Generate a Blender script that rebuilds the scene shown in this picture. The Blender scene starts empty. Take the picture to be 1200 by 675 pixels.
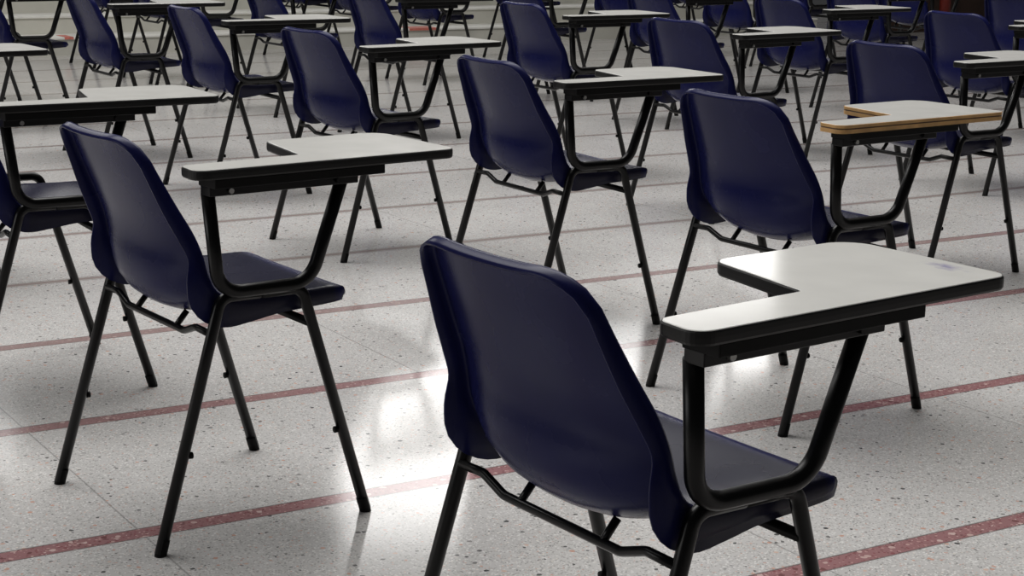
import bpy, bmesh, math, random
from mathutils import Vector, Matrix
random.seed(7)
scene = bpy.context.scene
col = scene.collection
PI = math.pi
PHI = 0.5512937                      # direction of the red strips / chair rows on the floor
CP, SP = math.cos(PHI), math.sin(PHI)
def uw(u, w, z=0.0):                 # hall coordinates (along the strips, across them) -> world
    return Vector((u*CP - w*SP, u*SP + w*CP, z))

# ------------------------------------------------------------------ materials
def new_mat(name):
    m = bpy.data.materials.new(name); m.use_nodes = True
    nt = m.node_tree
    return m, nt, nt.nodes['Principled BSDF']
def N(nt, typ, **kw):
    n = nt.nodes.new(typ)
    for k, v in kw.items():
        if k.startswith('i_'):
            n.inputs[int(k[2:]) if k[2:].isdigit() else k[2:]].default_value = v
        else: setattr(n, k, v)
    return n
def L(nt, a, b): nt.links.new(a, b)
def ramp(nt, stops, interp='LINEAR'):
    r = nt.nodes.new('ShaderNodeValToRGB'); r.color_ramp.interpolation = interp
    e = r.color_ramp.elements
    while len(e) > 1: e.remove(e[-1])
    e[0].position, e[0].color = stops[0][0], (*stops[0][1], 1)
    for p, c in stops[1:]:
        x = e.new(p); x.color = (*c, 1)
    return r
def mix(nt, fac, a, b, blend='MIX'):
    m = nt.nodes.new('ShaderNodeMix'); m.data_type = 'RGBA'; m.blend_type = blend
    for s, v in ((m.inputs[0], fac), (m.inputs[6], a), (m.inputs[7], b)):
        if hasattr(v, 'links') or hasattr(v, 'is_linked'): nt.links.new(v, s)
        elif isinstance(v, (int, float)): s.default_value = v
        else: s.default_value = (*v, 1)
    return m.outputs[2]
def math_n(nt, op, a, b=None, c=None, clamp=False):
    m = nt.nodes.new('ShaderNodeMath'); m.operation = op; m.use_clamp = clamp
    for i, v in enumerate((a, b, c)):
        if v is None: continue
        if isinstance(v, (int, float)): m.inputs[i].default_value = v
        else: nt.links.new(v, m.inputs[i])
    return m.outputs[0]

def mat_simple(name, colr, rough, metallic=0.0, spec=0.5, vary=0.0, scale=20):
    m, nt, b = new_mat(name)
    b.inputs['Roughness'].default_value = rough
    b.inputs['Metallic'].default_value = metallic
    b.inputs['Specular IOR Level'].default_value = spec
    tc = N(nt, 'ShaderNodeTexCoord')
    nz = N(nt, 'ShaderNodeTexNoise'); nz.inputs['Scale'].default_value = scale; nz.inputs['Detail'].default_value = 4
    L(nt, tc.outputs['Object'], nz.inputs['Vector'])
    lo = tuple(c*(1-vary) for c in colr); hi = tuple(min(1, c*(1+vary)) for c in colr)
    r = ramp(nt, [(0.3, lo), (0.7, hi)])
    L(nt, nz.outputs['Fac'], r.inputs['Fac']); L(nt, r.outputs['Color'], b.inputs['Base Color'])
    rr = N(nt, 'ShaderNodeMapRange'); rr.inputs['To Min'].default_value = rough*0.85; rr.inputs['To Max'].default_value = min(1, rough*1.15)
    L(nt, nz.outputs['Fac'], rr.inputs['Value']); L(nt, rr.outputs['Result'], b.inputs['Roughness'])
    return m, nt, b

M = {}
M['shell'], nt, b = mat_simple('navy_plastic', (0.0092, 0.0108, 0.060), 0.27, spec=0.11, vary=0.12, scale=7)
# the seat zone, short of the nose, is toned down to a dull charcoal
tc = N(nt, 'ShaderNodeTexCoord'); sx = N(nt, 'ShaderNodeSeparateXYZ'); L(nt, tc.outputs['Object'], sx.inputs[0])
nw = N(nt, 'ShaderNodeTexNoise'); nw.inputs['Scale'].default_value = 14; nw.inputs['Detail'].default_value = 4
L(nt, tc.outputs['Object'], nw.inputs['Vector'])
low_mask = math_n(nt, 'ADD', math_n(nt, 'MULTIPLY', sx.outputs[2], -22.0), math_n(nt, 'ADD', 10.6, nw.outputs['Fac']), clamp=True)
fore_mask = math_n(nt, 'ADD', math_n(nt, 'MULTIPLY', sx.outputs[1], 18.0), math_n(nt, 'ADD', 1.3, nw.outputs['Fac']), clamp=True)
nose_mask = math_n(nt, 'ADD', math_n(nt, 'MULTIPLY', sx.outputs[1], -50.0), math_n(nt, 'ADD', 9.6, nw.outputs['Fac']), clamp=True)
seat_tone = math_n(nt, 'MULTIPLY', math_n(nt, 'MULTIPLY', math_n(nt, 'MULTIPLY', low_mask, fore_mask), nose_mask), 0.75)
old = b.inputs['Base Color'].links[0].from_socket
L(nt, mix(nt, seat_tone, old, (0.016, 0.0155, 0.021)), b.inputs['Base Color'])
M['metal'], _, _ = mat_simple('black_painted_steel', (0.0035, 0.0035, 0.0038), 0.30, spec=0.24, vary=0.2, scale=30)
M['rubber'], _, _ = mat_simple('black_rubber', (0.004, 0.004, 0.004), 0.6, spec=0.15, vary=0.15)
M['edge'], _, _ = mat_simple('black_edge_moulding', (0.006, 0.006, 0.006), 0.40, spec=0.25, vary=0.15)
M['board'], _, _ = mat_simple('dark_stained_board', (0.004, 0.004, 0.004), 0.6, spec=0.15, vary=0.2)
M['zinc'], _, _ = mat_simple('zinc_bolt', (0.35, 0.35, 0.34), 0.35, metallic=1.0, vary=0.1)
def laminate(name, smudge=None):
    m, nt, b = mat_simple(name, (0.84, 0.83, 0.79), 0.13, spec=0.5, vary=0.03, scale=14)
    if smudge:
        tc = N(nt, 'ShaderNodeTexCoord')
        mp = N(nt, 'ShaderNodeMapping'); mp.inputs['Location'].default_value = (-smudge[0], -smudge[1], 0)
        L(nt, tc.outputs['Object'], mp.inputs['Vector'])
        sx = N(nt, 'ShaderNodeSeparateXYZ'); L(nt, mp.outputs['Vector'], sx.inputs[0])
        dx = math_n(nt, 'MULTIPLY', sx.outputs[0], 1/0.036); dy = math_n(nt, 'MULTIPLY', sx.outputs[1], 1/0.020)
        d = math_n(nt, 'SQRT', math_n(nt, 'ADD', math_n(nt, 'MULTIPLY', dx, dx), math_n(nt, 'MULTIPLY', dy, dy)))
        n2 = N(nt, 'ShaderNodeTexNoise'); n2.inputs['Scale'].default_value = 60; n2.inputs['Detail'].default_value = 5
        L(nt, tc.outputs['Object'], n2.inputs['Vector'])
        k = math_n(nt, 'SUBTRACT', math_n(nt, 'MULTIPLY', n2.outputs['Fac'], 2.0), d)
        k = math_n(nt, 'MULTIPLY', k, 0.8, clamp=True)
        old = b.inputs['Base Color'].links[0].from_socket
        L(nt, mix(nt, k, old, (0.40, 0.37, 0.55)), b.inputs['Base Color'])
    return m
M['laminate'] = laminate('white_laminate')
M['laminate_ink'] = laminate('white_laminate_inked', SMUDGE if 'SMUDGE' in globals() else (0.216, 0.37))
M['ply'], nt, b = mat_simple('plywood_edge', (0.56, 0.33, 0.13), 0.5, spec=0.4, vary=0.2, scale=25)
M['glue'], _, _ = mat_simple('plywood_glue_line', (0.10, 0.05, 0.02), 0.6, vary=0.2)

# terrazzo ------------------------------------------------------------
def terrazzo_nodes(nt, vec, base, chips, dens=1.0):
    """base colour + several voronoi chip layers; chips = list (scale, threshold, [(pos,color)..])"""
    c = base
    for sc, th, stops, cut in chips:
        v = N(nt, 'ShaderNodeTexVoronoi'); v.inputs['Scale'].default_value = sc
        L(nt, vec, v.inputs['Vector'])
        wn = N(nt, 'ShaderNodeSeparateColor'); L(nt, v.outputs['Color'], wn.inputs[0])
        keep = math_n(nt, 'GREATER_THAN', wn.outputs[0], cut)
        size = math_n(nt, 'MULTIPLY', wn.outputs[2], th)
        m = math_n(nt, 'LESS_THAN', v.outputs['Distance'], size)
        fac = math_n(nt, 'MULTIPLY', m, keep)
        r = ramp(nt, stops, 'CONSTANT'); L(nt, wn.outputs[1], r.inputs['Fac'])
        c = mix(nt, fac, c, r.outputs['Color'])
    return c
def floor_mat():
    m, nt, b = new_mat('polished_terrazzo')
    geo = N(nt, 'ShaderNodeNewGeometry')
    mp = N(nt, 'ShaderNodeMapping'); mp.vector_type = 'POINT'; mp.inputs['Rotation'].default_value = (0, 0, -PHI)
    L(nt, geo.outputs['Position'], mp.inputs['Vector'])
    vec = mp.outputs['Vector']
    warp = N(nt, 'ShaderNodeTexNoise'); warp.inputs['Scale'].default_value = 60; warp.inputs['Detail'].default_value = 2
    L(nt, vec, warp.inputs['Vector'])
    wv = N(nt, 'ShaderNodeVectorMath', operation='MULTIPLY_ADD'); wv.inputs[1].default_value = (0.006,)*3
    L(nt, warp.outputs['Color'], wv.inputs[0]); L(nt, vec, wv.inputs[2])
    cv = wv.outputs[0]
    big = N(nt, 'ShaderNodeTexNoise'); big.inputs['Scale'].default_value = 2.2; big.inputs['Detail'].default_value = 5
    L(nt, vec, big.inputs['Vector'])
    r0 = ramp(nt, [(0.3, (0.535, 0.522, 0.511)), (0.7, (0.650, 0.637, 0.625))]); L(nt, big.outputs['Fac'], r0.inputs['Fac'])
    grey = r0.outputs['Color']
    chips = [(210, 0.60, [(0, (0.40, 0.395, 0.38)), (0.35, (0.78, 0.77, 0.75)), (0.7, (0.48, 0.46, 0.44))], 0.25),
             (120, 0.55, [(0, (0.78, 0.77, 0.75)), (0.40, (0.62, 0.43, 0.37)), (0.58, (0.36, 0.36, 0.35)), (0.85, (0.78, 0.73, 0.67))], 0.40),
             (85, 0.48, [(0, (0.14, 0.138, 0.135)), (0.35, (0.62, 0.38, 0.30)), (0.6, (0.28, 0.27, 0.26)), (0.8, (0.66, 0.50, 0.42))], 0.58),
             (48, 0.30, [(0, (0.09, 0.09, 0.09)), (0.35, (0.22, 0.215, 0.21)), (0.65, (0.60, 0.37, 0.29))], 0.72)]
    field = terrazzo_nodes(nt, cv, grey, chips)
    red = terrazzo_nodes(nt, cv, (0.335, 0.175, 0.18),
            [(110, 0.65, [(0, (0.27, 0.10, 0.105)), (0.35, (0.52, 0.32, 0.30)), (0.7, (0.22, 0.11, 0.11))], 0.1),
             (75, 0.60, [(0, (0.62, 0.46, 0.43)), (0.45, (0.56, 0.40, 0.37)), (0.7, (0.20, 0.09, 0.09))], 0.40)])
    s = N(nt, 'ShaderNodeSeparateXYZ'); L(nt, vec, s.inputs[0])
    PER = 0.7602; OFF = 2.290
    q = math_n(nt, 'DIVIDE', math_n(nt, 'SUBTRACT', s.outputs[1], OFF), PER)
    fr = math_n(nt, 'MULTIPLY', math_n(nt, 'ABSOLUTE', math_n(nt, 'SUBTRACT', q, math_n(nt, 'ROUND', q))), PER)
    fade = math_n(nt, 'DIVIDE', math_n(nt, 'SUBTRACT', s.outputs[1], 3.3), 2.0, clamp=True)   # fading with distance put into the colour: inlay goes grey-brown towards the steps
    far = math_n(nt, 'GREATER_THAN', s.outputs[1], 5.0)       # and narrower there
    strip = math_n(nt, 'LESS_THAN', fr, math_n(nt, 'SUBTRACT', 0.0245, math_n(nt, 'MULTIPLY', far, 0.008)))
    line = math_n(nt, 'LESS_THAN', math_n(nt, 'ABSOLUTE', math_n(nt, 'SUBTRACT', fr, 0.0250)), 0.0022)
    q2 = math_n(nt, 'DIVIDE', math_n(nt, 'SUBTRACT', s.outputs[0], 1.06), 1.02)
    fr2 = math_n(nt, 'MULTIPLY', math_n(nt, 'ABSOLUTE', math_n(nt, 'SUBTRACT', q2, math_n(nt, 'ROUND', q2))), 1.02)
    joint = math_n(nt, 'MULTIPLY', math_n(nt, 'LESS_THAN', fr2, 0.0020), math_n(nt, 'GREATER_THAN', fr, 0.025))
    c = mix(nt, strip, field, mix(nt, math_n(nt, 'MULTIPLY', fade, 0.85), red, (0.33, 0.29, 0.27)))
    c = mix(nt, math_n(nt, 'MULTIPLY', line, 0.75), c, (0.12, 0.105, 0.10))
    c = mix(nt, math_n(nt, 'MULTIPLY', joint, 0.45), c, (0.13, 0.125, 0.12))
    L(nt, c, b.inputs['Base Color'])
    sm = N(nt, 'ShaderNodeTexNoise'); sm.inputs['Scale'].default_value = 3.5; sm.inputs['Detail'].default_value = 6
    L(nt, vec, sm.inputs['Vector'])
    rr = N(nt, 'ShaderNodeMapRange'); rr.inputs['To Min'].default_value = 0.09; rr.inputs['To Max'].default_value = 0.16
    L(nt, sm.outputs['Fac'], rr.inputs['Value']); L(nt, rr.outputs['Result'], b.inputs['Roughness'])
    b.inputs['Specular IOR Level'].default_value = 0.5
    bp = N(nt, 'ShaderNodeBump'); bp.inputs['Strength'].default_value = 0.12; bp.inputs['Distance'].default_value = 0.002
    L(nt, sm.outputs['Fac'], bp.inputs['Height']); L(nt, bp.outputs['Normal'], b.inputs['Normal'])
    return m
M['floor'] = floor_mat()
M['concrete'], _, _ = mat_simple('grey_painted_concrete', (0.55, 0.54, 0.48), 0.7, vary=0.12, scale=3)
M['tread'], _, _ = mat_simple('pale_step_nosing', (0.80, 0.79, 0.74), 0.55, vary=0.10, scale=6)
M['redpaint'], _, _ = mat_simple('faded_red_paint', (0.58, 0.17, 0.13), 0.6, vary=0.2, scale=40)
M['redpost'], _, _ = mat_simple('red_enamel', (0.20, 0.022, 0.014), 0.45, vary=0.15)
M['wall'], _, _ = mat_simple('hall_wall_paint', (0.45, 0.44, 0.41), 0.8, vary=0.05, scale=2)
M['panel'], _, _ = mat_simple('dark_timber', (0.045, 0.025, 0.018), 0.5, vary=0.25, scale=5)

# ------------------------------------------------------------------ mesh helpers
def obj(name, bm, mat, parent=None, smooth=True, mats=None):
    me = bpy.data.meshes.new(name)
    bmesh.ops.recalc_face_normals(bm, faces=bm.faces[:])
    for f in bm.faces: f.smooth = smooth
    bm.to_mesh(me); bm.free()
    for mm in (mats or [mat]): me.materials.append(mm)
    o = bpy.data.objects.new(name, me); col.objects.link(o)
    if parent is not None: o.parent = parent
    return o
def tag(o, label=None, cat=None, group=None, kind=None):
    if label: o['label'] = label
    if cat: o['category'] = cat
    if group: o['group'] = group
    if kind: o['kind'] = kind
    return o
def add_box(bm, x0, x1, y0, y1, z0, z1, bevel=0.0, mtx=None):
    r = bmesh.ops.create_cube(bm, size=1)
    vs = r['verts']
    for v in vs:
        v.co = Vector(((x0+x1)/2 + v.co.x*(x1-x0), (y0+y1)/2 + v.co.y*(y1-y0), (z0+z1)/2 + v.co.z*(z1-z0)))
        if mtx is not None: v.co = mtx @ v.co
    if bevel > 0:
        es = list({e for v in vs for e in v.link_edges})
        bmesh.ops.bevel(bm, geom=es, offset=bevel, segments=2, affect='EDGES', profile=0.5)
def fillet(pts, radii, seg=7):
    out = []
    for i, p in enumerate(pts):
        p = Vector(p); r = radii[i] if i < len(radii) else 0
        if i in (0, len(pts)-1) or r <= 0: out.append(p); continue
        a = (Vector(pts[i-1]) - p); c = (Vector(pts[i+1]) - p)
        la, lc = a.length, c.length; a.normalize(); c.normalize()
        ang = a.angle(c); d = min(r/math.tan(ang/2), la*0.48, lc*0.48); rr = d*math.tan(ang/2)
        cen = p + (a + c).normalized()*(rr/math.sin(ang/2))
        s = p + a*d - cen; e = p + c*d - cen
        for k in range(seg+1):
            t = k/seg; w = PI - ang
            out.append(cen + (s*math.sin((1-t)*w) + e*math.sin(t*w))/math.sin(w))
    return out
def add_tube(bm, pts, r, n=12, cap=True, flat=1.0):
    pts = [Vector(p) for p in pts]
    tang = []
    for i in range(len(pts)):
        a = pts[max(0, i-1)]; b = pts[min(len(pts)-1, i+1)]
        tang.append((b-a).normalized())
    ref = Vector((1, 0, 0)) if abs(tang[0].x) < 0.8 else Vector((0, 0, 1))
    nrm = (ref - tang[0]*ref.dot(tang[0])).normalized()
    rings = []
    for i, p in enumerate(pts):
        t = tang[i]; nrm = (nrm - t*nrm.dot(t)).normalized(); bn = t.cross(nrm)
        rings.append([bm.verts.new(p + nrm*(math.cos(2*PI*k/n)*r*flat) + bn*(math.sin(2*PI*k/n)*r)) for k in range(n)])
    for a, b in zip(rings, rings[1:]):
        for k in range(n): bm.faces.new((a[k], a[(k+1) % n], b[(k+1) % n], b[k]))
    if cap:
        bm.faces.new(rings[0][::-1]); bm.faces.new(rings[-1])
def tube_obj(name, pts, r, mat, parent, n=12):
    bm = bmesh.new(); add_tube(bm, pts, r, n); return obj(name, bm, mat, parent)
def round_poly(P, R, seg=6):
    out = []
    n = len(P)
    for i in range(n):
        q = fillet([(*P[i-1], 0), (*P[i], 0), (*P[(i+1) % n], 0)], [0, R[i], 0], seg)[1:-1]
        out += [(v.x, v.y) for v in q]
    return out
def offset_poly(pts, d):                     # d>0 outward for a CCW polygon
    n = len(pts); out = []
    for i in range(n):
        a = Vector(pts[i-1]); p = Vector(pts[i]); c = Vector(pts[(i+1) % n])
        e1 = (p-a).normalized(); e2 = (c-p).normalized()
        n1 = Vector((e1.y, -e1.x)); n2 = Vector((e2.y, -e2.x))
        b = n1 + n2
        b = b/(max(0.3, 1+n1.dot(n2)))
        out.append((p.x+b.x*d, p.y+b.y*d))
    return out

# ------------------------------------------------------------------ the tablet arm chair
EDGE = [  # y, z, half width, sag, flange depth   (rim line, from the seat nose to the top of the back)
 (0.2255, 0.427, 0.183, 0.000, 0.012), (0.2235, 0.4385, 0.187, 0.0005, 0.018), (0.212, 0.4490, 0.191, 0.002, 0.025), (0.185, 0.4535, 0.195, 0.005, 0.031),
 (0.130, 0.453, 0.199, 0.012, 0.033), (0.060, 0.454, 0.204, 0.026, 0.037), (0.000, 0.455, 0.209, 0.041, 0.046),
 (-0.045, 0.462, 0.213, 0.054, 0.058), (-0.072, 0.480, 0.216, 0.060, 0.060), (-0.086, 0.510, 0.216, 0.050, 0.046),
 (-0.094, 0.545, 0.213, 0.036, 0.032), (-0.108, 0.585, 0.205, 0.028, 0.033), (-0.133, 0.635, 0.192, 0.022, 0.031),
 (-0.157, 0.685, 0.180, 0.019, 0.027), (-0.178, 0.730, 0.171, 0.016, 0.024), (-0.190, 0.752, 0.166, 0.014, 0.022), (-0.197, 0.762, 0.164, 0.013, 0.020)]
def catmull(P, n):
    out = []
    for i in range(len(P)-1):
        p0, p1, p2, p3 = P[max(0, i-1)], P[i], P[i+1], P[min(len(P)-1, i+2)]
        for k in range(n):
            t = k/n
            out.append(tuple(0.5*((2*b) + (-a+c)*t + (2*a-5*b+4*c-d)*t*t + (-a+3*b-3*c+d)*t**3) for a, b, c, d in zip(p0, p1, p2, p3)))
    out.append(P[-1]); return out
def shell_bm():
    fine = catmull(EDGE, 12)
    S = [0.0]
    for a, b in zip(fine, fine[1:]): S.append(S[-1] + math.hypot(b[0]-a[0], b[1]-a[1]))
    LT = S[-1]
    def ev(s):
        s = min(max(s, 0), LT)
        lo = 0; hi = len(S)-1
        while hi-lo > 1:
            m = (lo+hi)//2
            if S[m] <= s: lo = m
            else: hi = m
        t = (s-S[lo])/max(1e-9, S[hi]-S[lo])
        v = [a+(b-a)*t for a, b in zip(fine[lo], fine[hi])]
        i0, i1 = max(0, lo-5), min(len(fine)-1, hi+5)
        ty, tz = fine[i1][0]-fine[i0][0], fine[i1][1]-fine[i0][1]
        l = math.hypot(ty, tz)
        return v, (-tz/l, ty/l)
    NU, NS = 22, 56
    us = []
    for j in range(NU+1):
        t = -1 + 2*j/NU
        us.append(math.copysign(1-(1-abs(t))**1.25, t) if t else 0.0)
    bm = bmesh.new(); G = []
    info = {}
    for i in range(NS+1):
        row = []
        for u in us:
            au = abs(u)
            t1 = max(0, (au-0.60)/0.40); s1 = LT - 0.052*(1-math.sqrt(max(0, 1-t1*t1)))
            t0 = max(0, (au-0.80)/0.20); s0 = 0.030*(1-math.sqrt(max(0, 1-t0*t0)))
            s = s0 + (s1-s0)*i/NS
            (y, z, w, sag, fd), (ny, nz) = ev(s)
            k = sag*(1-au**2.4)
            v = bm.verts.new((u*w, y+ny*k, z+nz*k)); row.append(v)
            info[v] = (Vector((0, ny, nz)), fd)
        G.append(row)
    for i in range(NS):
        for j in range(NU):
            bm.faces.new((G[i][j], G[i][j+1], G[i+1][j+1], G[i+1][j]))
    loop = [G[0][j] for j in range(NU+1)] + [G[i][NU] for i in range(1, NS+1)] + \
           [G[NS][j] for j in range(NU-1, -1, -1)] + [G[i][0] for i in range(NS-1, 0, -1)]
    n = len(loop); cos = [v.co.copy() for v in loop]
    outs = []
    for k in range(n):
        T = cos[(k+1) % n] - cos[k-1]
        nn = info[loop[k]][0]
        o = T.cross(nn); o -= nn*o.dot(nn); o.normalize()
        outs.append(o)
    cen = Vector((0, -0.03, 0.53))
    if (outs[NU+NS//2].x) < 0: outs = [-o for o in outs]
    prev = loop
    for o_, d_ in ((0.0045, 0.0012), (0.0075, 0.0055), (0.0085, 0.013), (0.0085, None)):
        ring = []
        for k in range(n):
            nn, fd = info[loop[k]]
            d = fd if d_ is None else min(d_, fd*0.9)
            ring.append(bm.verts.new(cos[k] + outs[k]*o_ + nn*d))
        for k in range(n):
            bm.faces.new((prev[k], prev[(k+1) % n], ring[(k+1) % n], ring[k]))
        prev = ring
    bmesh.ops.recalc_face_normals(bm, faces=bm.faces[:])
    bmesh.ops.solidify(bm, geom=bm.faces[:], thickness=0.0035)
    return bm

PT = [(0.328, -0.158), (0.299, 0.403), (0.010, 0.402), (0.024, 0.132), (0.226, 0.099), (0.248, -0.152)]   # tablet outline, CCW
PR = [0.024, 0.026, 0.050, 0.030, 0.010, 0.022]
ZT = 0.7172
def tablet_parts(root, ply=False, ink=False):
    out = round_poly(PT, PR, 7)
    core = offset_poly(out, -0.0022)
    bm = bmesh.new()
    top = [bm.verts.new((x, y, ZT)) for x, y in core]
    rim = [bm.verts.new((x, y, ZT-0.0012)) for x, y in offset_poly(out, -0.0012)]
    bot = [bm.verts.new((x, y, ZT-0.0175)) for x, y in offset_poly(out, -0.0012)]
    n = len(top)
    ft = bm.faces.new(top); fb = bm.faces.new(bot[::-1])
    for k in range(n):
        bm.faces.new((rim[k], rim[(k+1) % n], top[(k+1) % n], top[k]))
        bm.faces.new((bot[k], bot[(k+1) % n], rim[(k+1) % n], rim[k]))
    bmesh.ops.triangulate(bm, faces=[ft, fb])
    t = obj('writing_tablet', bm, M['laminate_ink' if ink else 'laminate'], root, smooth=False)
    t['label'] = 'white laminate writing tablet'
    prof = [(-0.0030, -0.0010), (-0.0008, -0.0008), (0.0008, -0.0028), (0.0010, -0.0085), (0.0008, -0.0150), (-0.0010, -0.0182), (-0.0040, -0.0184)]
    if ply: prof = [(-0.0022, -0.0004), (0.0, -0.0010), (0.0, -0.0075), (-0.0008, -0.0082), (-0.0008, -0.0098), (0.0, -0.0105), (0.0, -0.0195), (-0.0040, -0.0200)]
    bm = bmesh.new()
    rings = [[bm.verts.new((x, y, ZT+dz)) for x, y in offset_poly(out, d)] for d, dz in prof]
    for ri, (a, b) in enumerate(zip(rings, rings[1:])):
        for k in range(n):
            f = bm.faces.new((a[k], a[(k+1) % n], b[(k+1) % n], b[k]))
            if ply and ri in (2, 3, 4): f.material_index = 1
    for k in range(n):
        bm.faces.new((rings[-1][k], rings[-1][(k+1) % n], rings[0][(k+1) % n], rings[0][k]))
    idx = [f.material_index for f in bm.faces]
    e = obj('edge_band', bm, M['edge'], t, smooth=False, mats=[M['ply'], M['glue']] if ply else None)
    e['label'] = 'bare plywood edge' if ply else 'black edge moulding'
    return t

def make_chair(ply=False, ink=False):
    root = bpy.data.objects.new('tablet_arm_chair', None); col.objects.link(root)
    root.empty_display_size = 0.2
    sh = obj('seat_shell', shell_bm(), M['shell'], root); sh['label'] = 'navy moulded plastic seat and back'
    ZR = 0.4670
    for s in (-1, 1):
        for front in (False, True):
            xf = (0.237 if front else 0.246)*s; xt = 0.236*s
            yf = 0.234 if front else -0.207; slope = -0.293 if front else 0.293
            yt = yf + slope*ZR
            yend = 0.012 if front else 0.008
            P = fillet([(xf, yf, 0.004), (xt, yt, ZR), (xt, yend, ZR)], [0, 0.028, 0], 8)
            lg = tube_obj('leg', P, 0.011, M['metal'], root, 14)
            f = bmesh.new()
            d = (Vector((xt, yt, ZR)) - Vector((xf, yf, 0))).normalized()
            a = Vector((xf, yf, 0))
            add_tube(f, [a, a + d*0.003, a + d*0.030, a + d*0.0315], 0.0115, 14)
            for v in f.verts:
                if v.co.z < 0.004: v.co.z = 0.0
            obj('foot_cap', f, M['rubber'], lg)
            k = (0.178 if front else 0.180); c = a + d*(k/d.z) + Vector((0, (-1 if front else 1)*0.010, 0))
            g = bmesh.new()
            q = Vector((0, (-1 if front else 1), 0))
            add_tube(g, [c, c + q*0.005, c + q*0.0075], 0.0065, 10)
            obj('stacking_bumper', g, M['rubber'], lg)
    P = fillet([(-0.234, -0.094, 0.402), (-0.178, -0.094, 0.404), (-0.128, -0.094, 0.386), (0.128, -0.094, 0.386), (0.178, -0.094, 0.403), (0.234, -0.094, 0.402)], [0, .03, .03, .03, .03, 0], 5)
    tube_obj('rear_crossbar', P, 0.0068, M['metal'], root, 10)
    tube_obj('front_crossbar', [(-0.235, 0.113, 0.398), (0.235, 0.113, 0.398)], 0.0085, M['metal'], root, 10)
    for s in (-1, 1):
        tube_obj('mounting_post', [(0.09*s, -0.094, 0.386), (0.09*s, -0.070, 0.414)], 0.006, M['metal'], root, 10)
        bm = bmesh.new(); add_box(bm, 0.06*s-0.012, 0.06*s+0.012, 0.06, 0.125, 0.398, 0.425, 0.002)
        obj('seat_bracket', bm, M['metal'], root, smooth=False)
    # U-shaped tube that carries the tablet
    P = fillet([(0.263, -0.105, 0.668), (0.245, -0.078, 0.477), (0.245, 0.110, 0.477), (0.262, 0.168, 0.668)], [0, 0.050, 0.055, 0], 9)
    tube_obj('tablet_support', P, 0.0128, M['metal'], root, 14)
    ang = math.atan2(PT[1][0]-PT[0][0], PT[1][1]-PT[0][1])
    R = Matrix.Translation((0.284, 0, 0)) @ Matrix.Rotation(-ang, 4, 'Z')
    bm = bmesh.new(); add_box(bm, -0.030, 0.032, -0.120, 0.238, 0.6815, 0.6990, 0.002, R)
    obj('underside_board', bm, M['board'], root, smooth=False)
    bm = bmesh.new(); add_box(bm, -0.030, 0.004, -0.116, 0.196, 0.6640, 0.6812, 0.0015, R)
    obj('hinge_bar', bm, M['metal'], root, smooth=False)
    for yy in (-0.075, 0.150):
        bm = bmesh.new()
        c = R @ Vector((0.004, yy, 0.6725))
        add_tube(bm, [c, c + Vector((0.006, 0, 0))], 0.0052, 8)
        obj('bolt', bm, M['metal'] if yy > 0 else M['zinc'], root, smooth=False)
    tablet_parts(root, ply, ink)
    return root
def kids(o): return [c for c in bpy.data.objects if c.parent == o]
def copy_tree(o, parent=None):
    c = o.copy(); col.objects.link(c)
    if parent is not None: c.parent = parent
    for ch in kids(o): copy_tree(ch, c)
    return c

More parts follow.
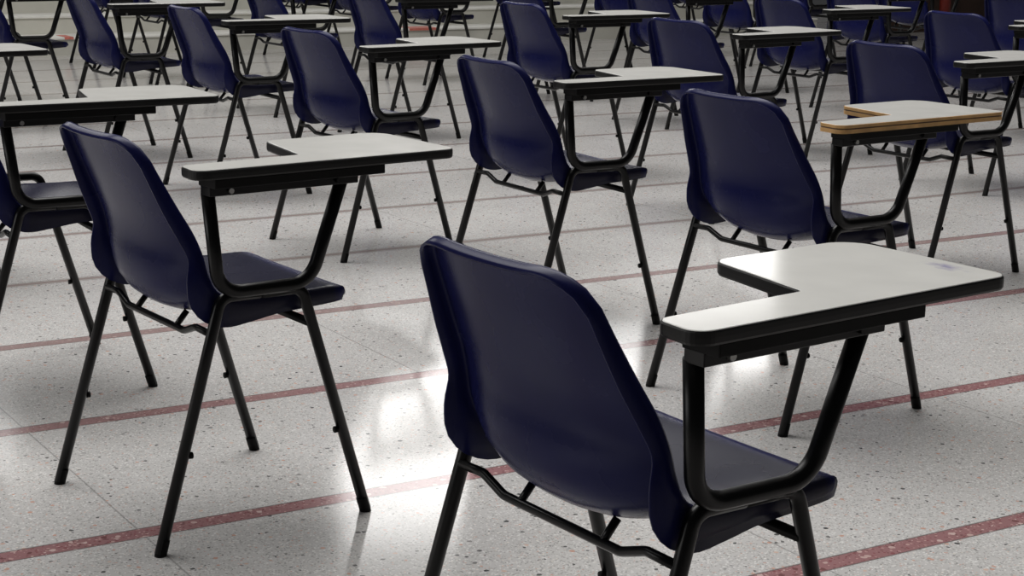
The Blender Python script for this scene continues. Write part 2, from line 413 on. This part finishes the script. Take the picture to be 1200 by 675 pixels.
CHAIRS = [  # x, y, rotation, label
 (0.144, 2.237, -54.7, 'navy chair nearest the camera, its big white tablet smudged with ink', 'A'),
 (-0.611, 3.357, -54.4, 'navy tablet chair in the left foreground with all four legs in view', 'B'),
 (0.096, 5.013, -58.4, 'navy chair mid-floor, straight behind the nearest chair, tablet almost edge-on', 'C'),
 (0.659, 4.168, -56.4, 'navy chair whose tablet has a bare plywood edge', 'D'),
 (1.362, 5.843, -56.9, 'navy chair directly behind the plywood-edged tablet, its own tablet cut by the right edge', 'E'),
 (-0.543, 6.068, -53.6, 'navy chair just behind the tablet of the left foreground chair', 'I'),
 (-1.164, 7.231, -57.9, 'navy chair with a pale top rim, upper left, behind the tablet cut off at left', 'J'),
 (2.04, 7.697, -57.0, 'navy chair at upper right with a red post rising behind its back', 'F'),
 (0.777, 6.915, -53.8, 'navy chair behind the plywood-tablet chair, back half covered by a grey tablet tip', 'G'),
 (-1.834, 8.21, -57.8, 'navy chair at top left, back cut by the top edge, pale concrete step beside it', 'K'),
 (-1.203, 4.273, -60.1, 'navy chair cut by the left edge, seat showing behind the left foreground chair', 'L'),
 (0.189, 7.901, -58.1, 'navy chair at top centre, white-lit rim just touching the top edge', 'N1'),
 (-0.609, 9.053, -57.4, 'navy chair at the top, left of the centre rim chair, behind a thin dark tablet', 'N2'),
 (-1.294, 10.066, -56.6, 'navy chair at the top left of centre, lower back above a grey tablet', 'N3'),
 (-0.572, 11.97, -55.4, 'dark chair at the top edge in front of a red mark on the step', 'N4'),
 (1.431, 8.682, -57.1, 'navy chair right of top centre with a small white tablet at its right', 'H'),
 (0.866, 9.813, -57.3, 'navy chair behind the small grey tablet tip at the top, right of centre', 'G2'),
 (2.767, 9.482, -56.7, 'navy chair at the top right corner, back cut by the frame', 'E1'),
 (2.108, 10.6, -57.1, 'dark chair seen under the small white tablet at upper right', 'E2'),
 (1.46, 11.601, -57.0, 'dark chair at the top, right of centre, its lower back against the pale step', 'E3'),
 (-2.598, 9.155, -56.2, 'dark chair at the top left corner, seat tip pointing at a red mark', 'M'),
 (-3.205, 10.302, -57.2, 'dark chair at the very left of the top row, mostly out of frame', 'M3'),
 (-1.939, 5.474, -56.2, 'chair outside the left edge, only its white tablet tip and support in view', 'M2'),
 (-2.0, 11.213, -57.0, 'dark chair at the top left, seat hidden behind a grey tablet corner', 'N5'),
 (-2.334, 11.764, -57.0, 'dark chair near the steps, legs showing behind the top-left chair', 'N6'),
 (-2.937, 12.764, -57.0, 'farthest left chair against the steps, one rear leg beside the red mark', 'N7'),
 (0.148, 10.903, -57.0, 'dark chair at the top centre, seat level with a grey tablet rear end', 'D5'),
 (*uw(5.77, 11.55)[:2], -57, 'dark chair at the top, left of centre, crossbar and legs against the steps', 'D6'),
 (*uw(5.77, 12.55)[:2], -56, 'dark chair close to the steps, left of centre, only legs in view', 'D7'),
 (*uw(7.29, 10.35)[:2], -57, 'navy chair behind the dark tablet at top centre, back cut by the top edge', 'E4'),
 (*uw(7.29, 11.75)[:2], -58, 'dark chair close to the steps, behind the white-rimmed top centre chair', 'E5'),
 (*uw(8.8, 7.95)[:2], -57, 'dark chair beyond the top right corner chair', 'F1'),
 (*uw(8.8, 9.05)[:2], -57, 'dark chair behind the sunlit support tube at the top right', 'F2'),
 (*uw(8.8, 10.3)[:2], -56, 'dark chair at the top edge, directly behind the one carrying the small white tablet', 'F3'),
 (*uw(8.8, 11.5)[:2], -57, 'dark chair near the steps, right of top centre', 'F4'),
 (*uw(10.3, 9.1)[:2], -57, 'dark chair farthest toward the right edge', 'H1'),
 (*uw(10.3, 10.85)[:2], -58, 'dark chair far back at the right, left of the red post', 'H2'),
]
proto = make_chair()
special = {'A': make_chair(ink=True), 'D': make_chair(ply=True)}
first = True
for (x, y, r, lab, key) in CHAIRS:
    if key in special: c = special[key]
    elif first: c = proto; first = False
    else: c = copy_tree(proto)
    c.location = (x, y, 0); c.rotation_euler = (0, 0, math.radians(r))
    tag(c, lab, 'chair', 'tablet arm chairs set out in exam rows')

# ------------------------------------------------------------------ the hall
def quad_obj(name, pts, mat):
    bm = bmesh.new(); bm.faces.new([bm.verts.new(p) for p in pts]); return obj(name, bm, mat, smooth=False)
W0 = 13.25
bm = bmesh.new()
R = Matrix.Rotation(PHI, 4, 'Z')
add_box(bm, -16, 26, -9, 17, -0.10, 0.0, 0, R)
fl = obj('floor', bm, M['floor'], smooth=False); tag(fl, kind='structure')
# stepped concrete seating along the far side
ter = bpy.data.objects.new('stepped_terrace', None); col.objects.link(ter); ter.location = uw(4, W0); 
tag(ter, 'pale grey concrete seating steps along the far side of the hall', 'steps')
ter.rotation_euler = (0, 0, PHI)
for k in range(5):
    bm = bmesh.new()
    add_box(bm, -18, 7.6, k*0.35, 1.75, k*0.14, k*0.14+0.137)
    st = obj('step', bm, M['concrete'], ter, smooth=False)
    bm = bmesh.new()
    add_box(bm, -18, 7.6, k*0.35-0.012, k*0.35+0.348, k*0.14+0.122, k*0.14+0.1405, 0.004)
    ns = obj('nosing', bm, M['tread'], st, smooth=False); ns['label'] = 'pale step edge'
    if k == 0:
        for (ua, ub) in ((7.08-4, 7.36-4), (4.115-4, 4.185-4)):
            bm = bmesh.new(); add_box(bm, ua, ub, -0.014, 0.20, 0.123, 0.1425, 0.001)
            pm = obj('painted_mark', bm, M['redpaint'], st, smooth=False); pm['label'] = 'faded red painted mark'

# dark timber partition closing the right end of the steps, and a red post in front of it
part = bpy.data.objects.new('timber_partition', None); col.objects.link(part)
part.location = uw(11.65, 12.98); part.rotation_euler = (0, 0, PHI)
tag(part, 'dark brown timber partition behind the far right chairs', 'partition')
bm = bmesh.new(); add_box(bm, 0, 9.0, 0, 0.05, 0.10, 1.10); obj('board_panel', bm, M['panel'], part, smooth=False)
bm = bmesh.new(); add_box(bm, 0, 9.0, -0.012, 0.06, 0.0, 0.10, 0.004); obj('kickboard', bm, M['panel'], part, smooth=False)
bm = bmesh.new(); add_box(bm, -0.01, 9.0, -0.02, 0.07, 1.10, 1.14, 0.006); obj('cap_rail', bm, M['panel'], part, smooth=False)
for k in range(7):
    bm = bmesh.new(); add_box(bm, k*1.45, k*1.45+0.07, -0.02, 0.0, 0.10, 1.10, 0.004); obj('batten', bm, M['panel'], part, smooth=False)
post = bpy.data.objects.new('red_post', None); col.objects.link(post); post.location = uw(12.76, 12.70)
tag(post, 'slim red post standing between dark chairs near the top right', 'post')
bm = bmesh.new(); add_tube(bm, [(0, 0, 0.03), (0, 0, 0.9)], 0.055, 20); obj('shaft', bm, M['redpost'], post)
bm = bmesh.new(); add_tube(bm, [(0, 0, 0), (0, 0, 0.022), (0, 0, 0.03)], 0.12, 24); obj('base_plate', bm, M['metal'], post)
bm = bmesh.new(); add_tube(bm, [(0, 0, 0.9), (0, 0, 0.935), (0, 0, 0.95)], 0.060, 20); obj('cap', bm, M['metal'], post)

# ------------------------------------------------------------------ camera
cam = bpy.data.cameras.new('camera'); co = bpy.data.objects.new('camera', cam); col.objects.link(co)
F_PX, PITCH, HCAM, ROLL = 2058.614, 0.21453306, 1.17434276, 0.016043
cam.sensor_width = 36; cam.lens = F_PX/1200*36; cam.clip_end = 200
R0 = Vector((1, 0, 0)); U0 = Vector((0, math.sin(PITCH), math.cos(PITCH))); Fw = Vector((0, math.cos(PITCH), -math.sin(PITCH)))
cr = R0*math.cos(ROLL) + U0*math.sin(ROLL); cu = -R0*math.sin(ROLL) + U0*math.cos(ROLL)
mt = Matrix((cr, cu, -Fw)).transposed().to_4x4(); mt.translation = (0, 0, HCAM)
co.matrix_world = mt
scene.camera = co

# ------------------------------------------------------------------ light
wd = bpy.data.worlds.new('hall_ambient'); scene.world = wd; wd.use_nodes = True
bg = wd.node_tree.nodes['Background']; bg.inputs[0].default_value = (0.97, 0.98, 1.0, 1); bg.inputs[1].default_value = 0.035
def rect_light(name, u, w, z, sx, sz, power, colr=(1, 0.985, 0.965), aim=None):
    l = bpy.data.lights.new(name, 'AREA'); l.shape = 'RECTANGLE'; l.size = sx; l.size_y = sz; l.energy = power; l.color = colr
    o = bpy.data.objects.new(name, l); col.objects.link(o)
    o.location = uw(u, w, z)
    d = (Vector(aim) if aim else uw(u, 0, 1.0)) - o.location
    o.rotation_euler = d.to_track_quat('-Z', 'Y').to_euler()
    return o
rect_light('window_daylight', 10.9, 20, 5.20, 2.3, 0.50, 30, aim=uw(9, 0, 1))
rect_light('window_daylight', 10.9, 20, 6.55, 2.3, 1.20, 52, aim=uw(9, 0, 1))
rect_light('window_daylight', 15.2, 20, 5.35, 3.2, 0.75, 48, aim=uw(13, 0, 1))
rect_light('window_daylight', 2.4, 20, 6.20, 6.2, 2.4, 130, aim=uw(2.4, 0, 1))
rect_light('overhead_fill', 3.0, 8.0, 8.0, 11, 5, 740, aim=uw(2.0, 1.2, 0))  # unseen overhead fill, added to light the floor from the far side
rect_light('overhead_fill', 3.0, 6.5, 7.5, 12, 9, 520, aim=uw(3.0, 6.51, 0))  # second unseen overhead fill, added to lift the chair rims and steps
rect_light('left_fill', -6.6, 5.2, 2.3, 5, 2.6, 120, aim=(0.3, 3.6, 0.5))  # unseen fill added at the left to brighten the chair backs

vs = scene.view_settings
scene.display_settings.display_device = 'sRGB'
vs.view_transform = 'Standard'; vs.look = 'None'; vs.gamma = 1.0; vs.use_curve_mapping = False
vs.exposure = -0.12
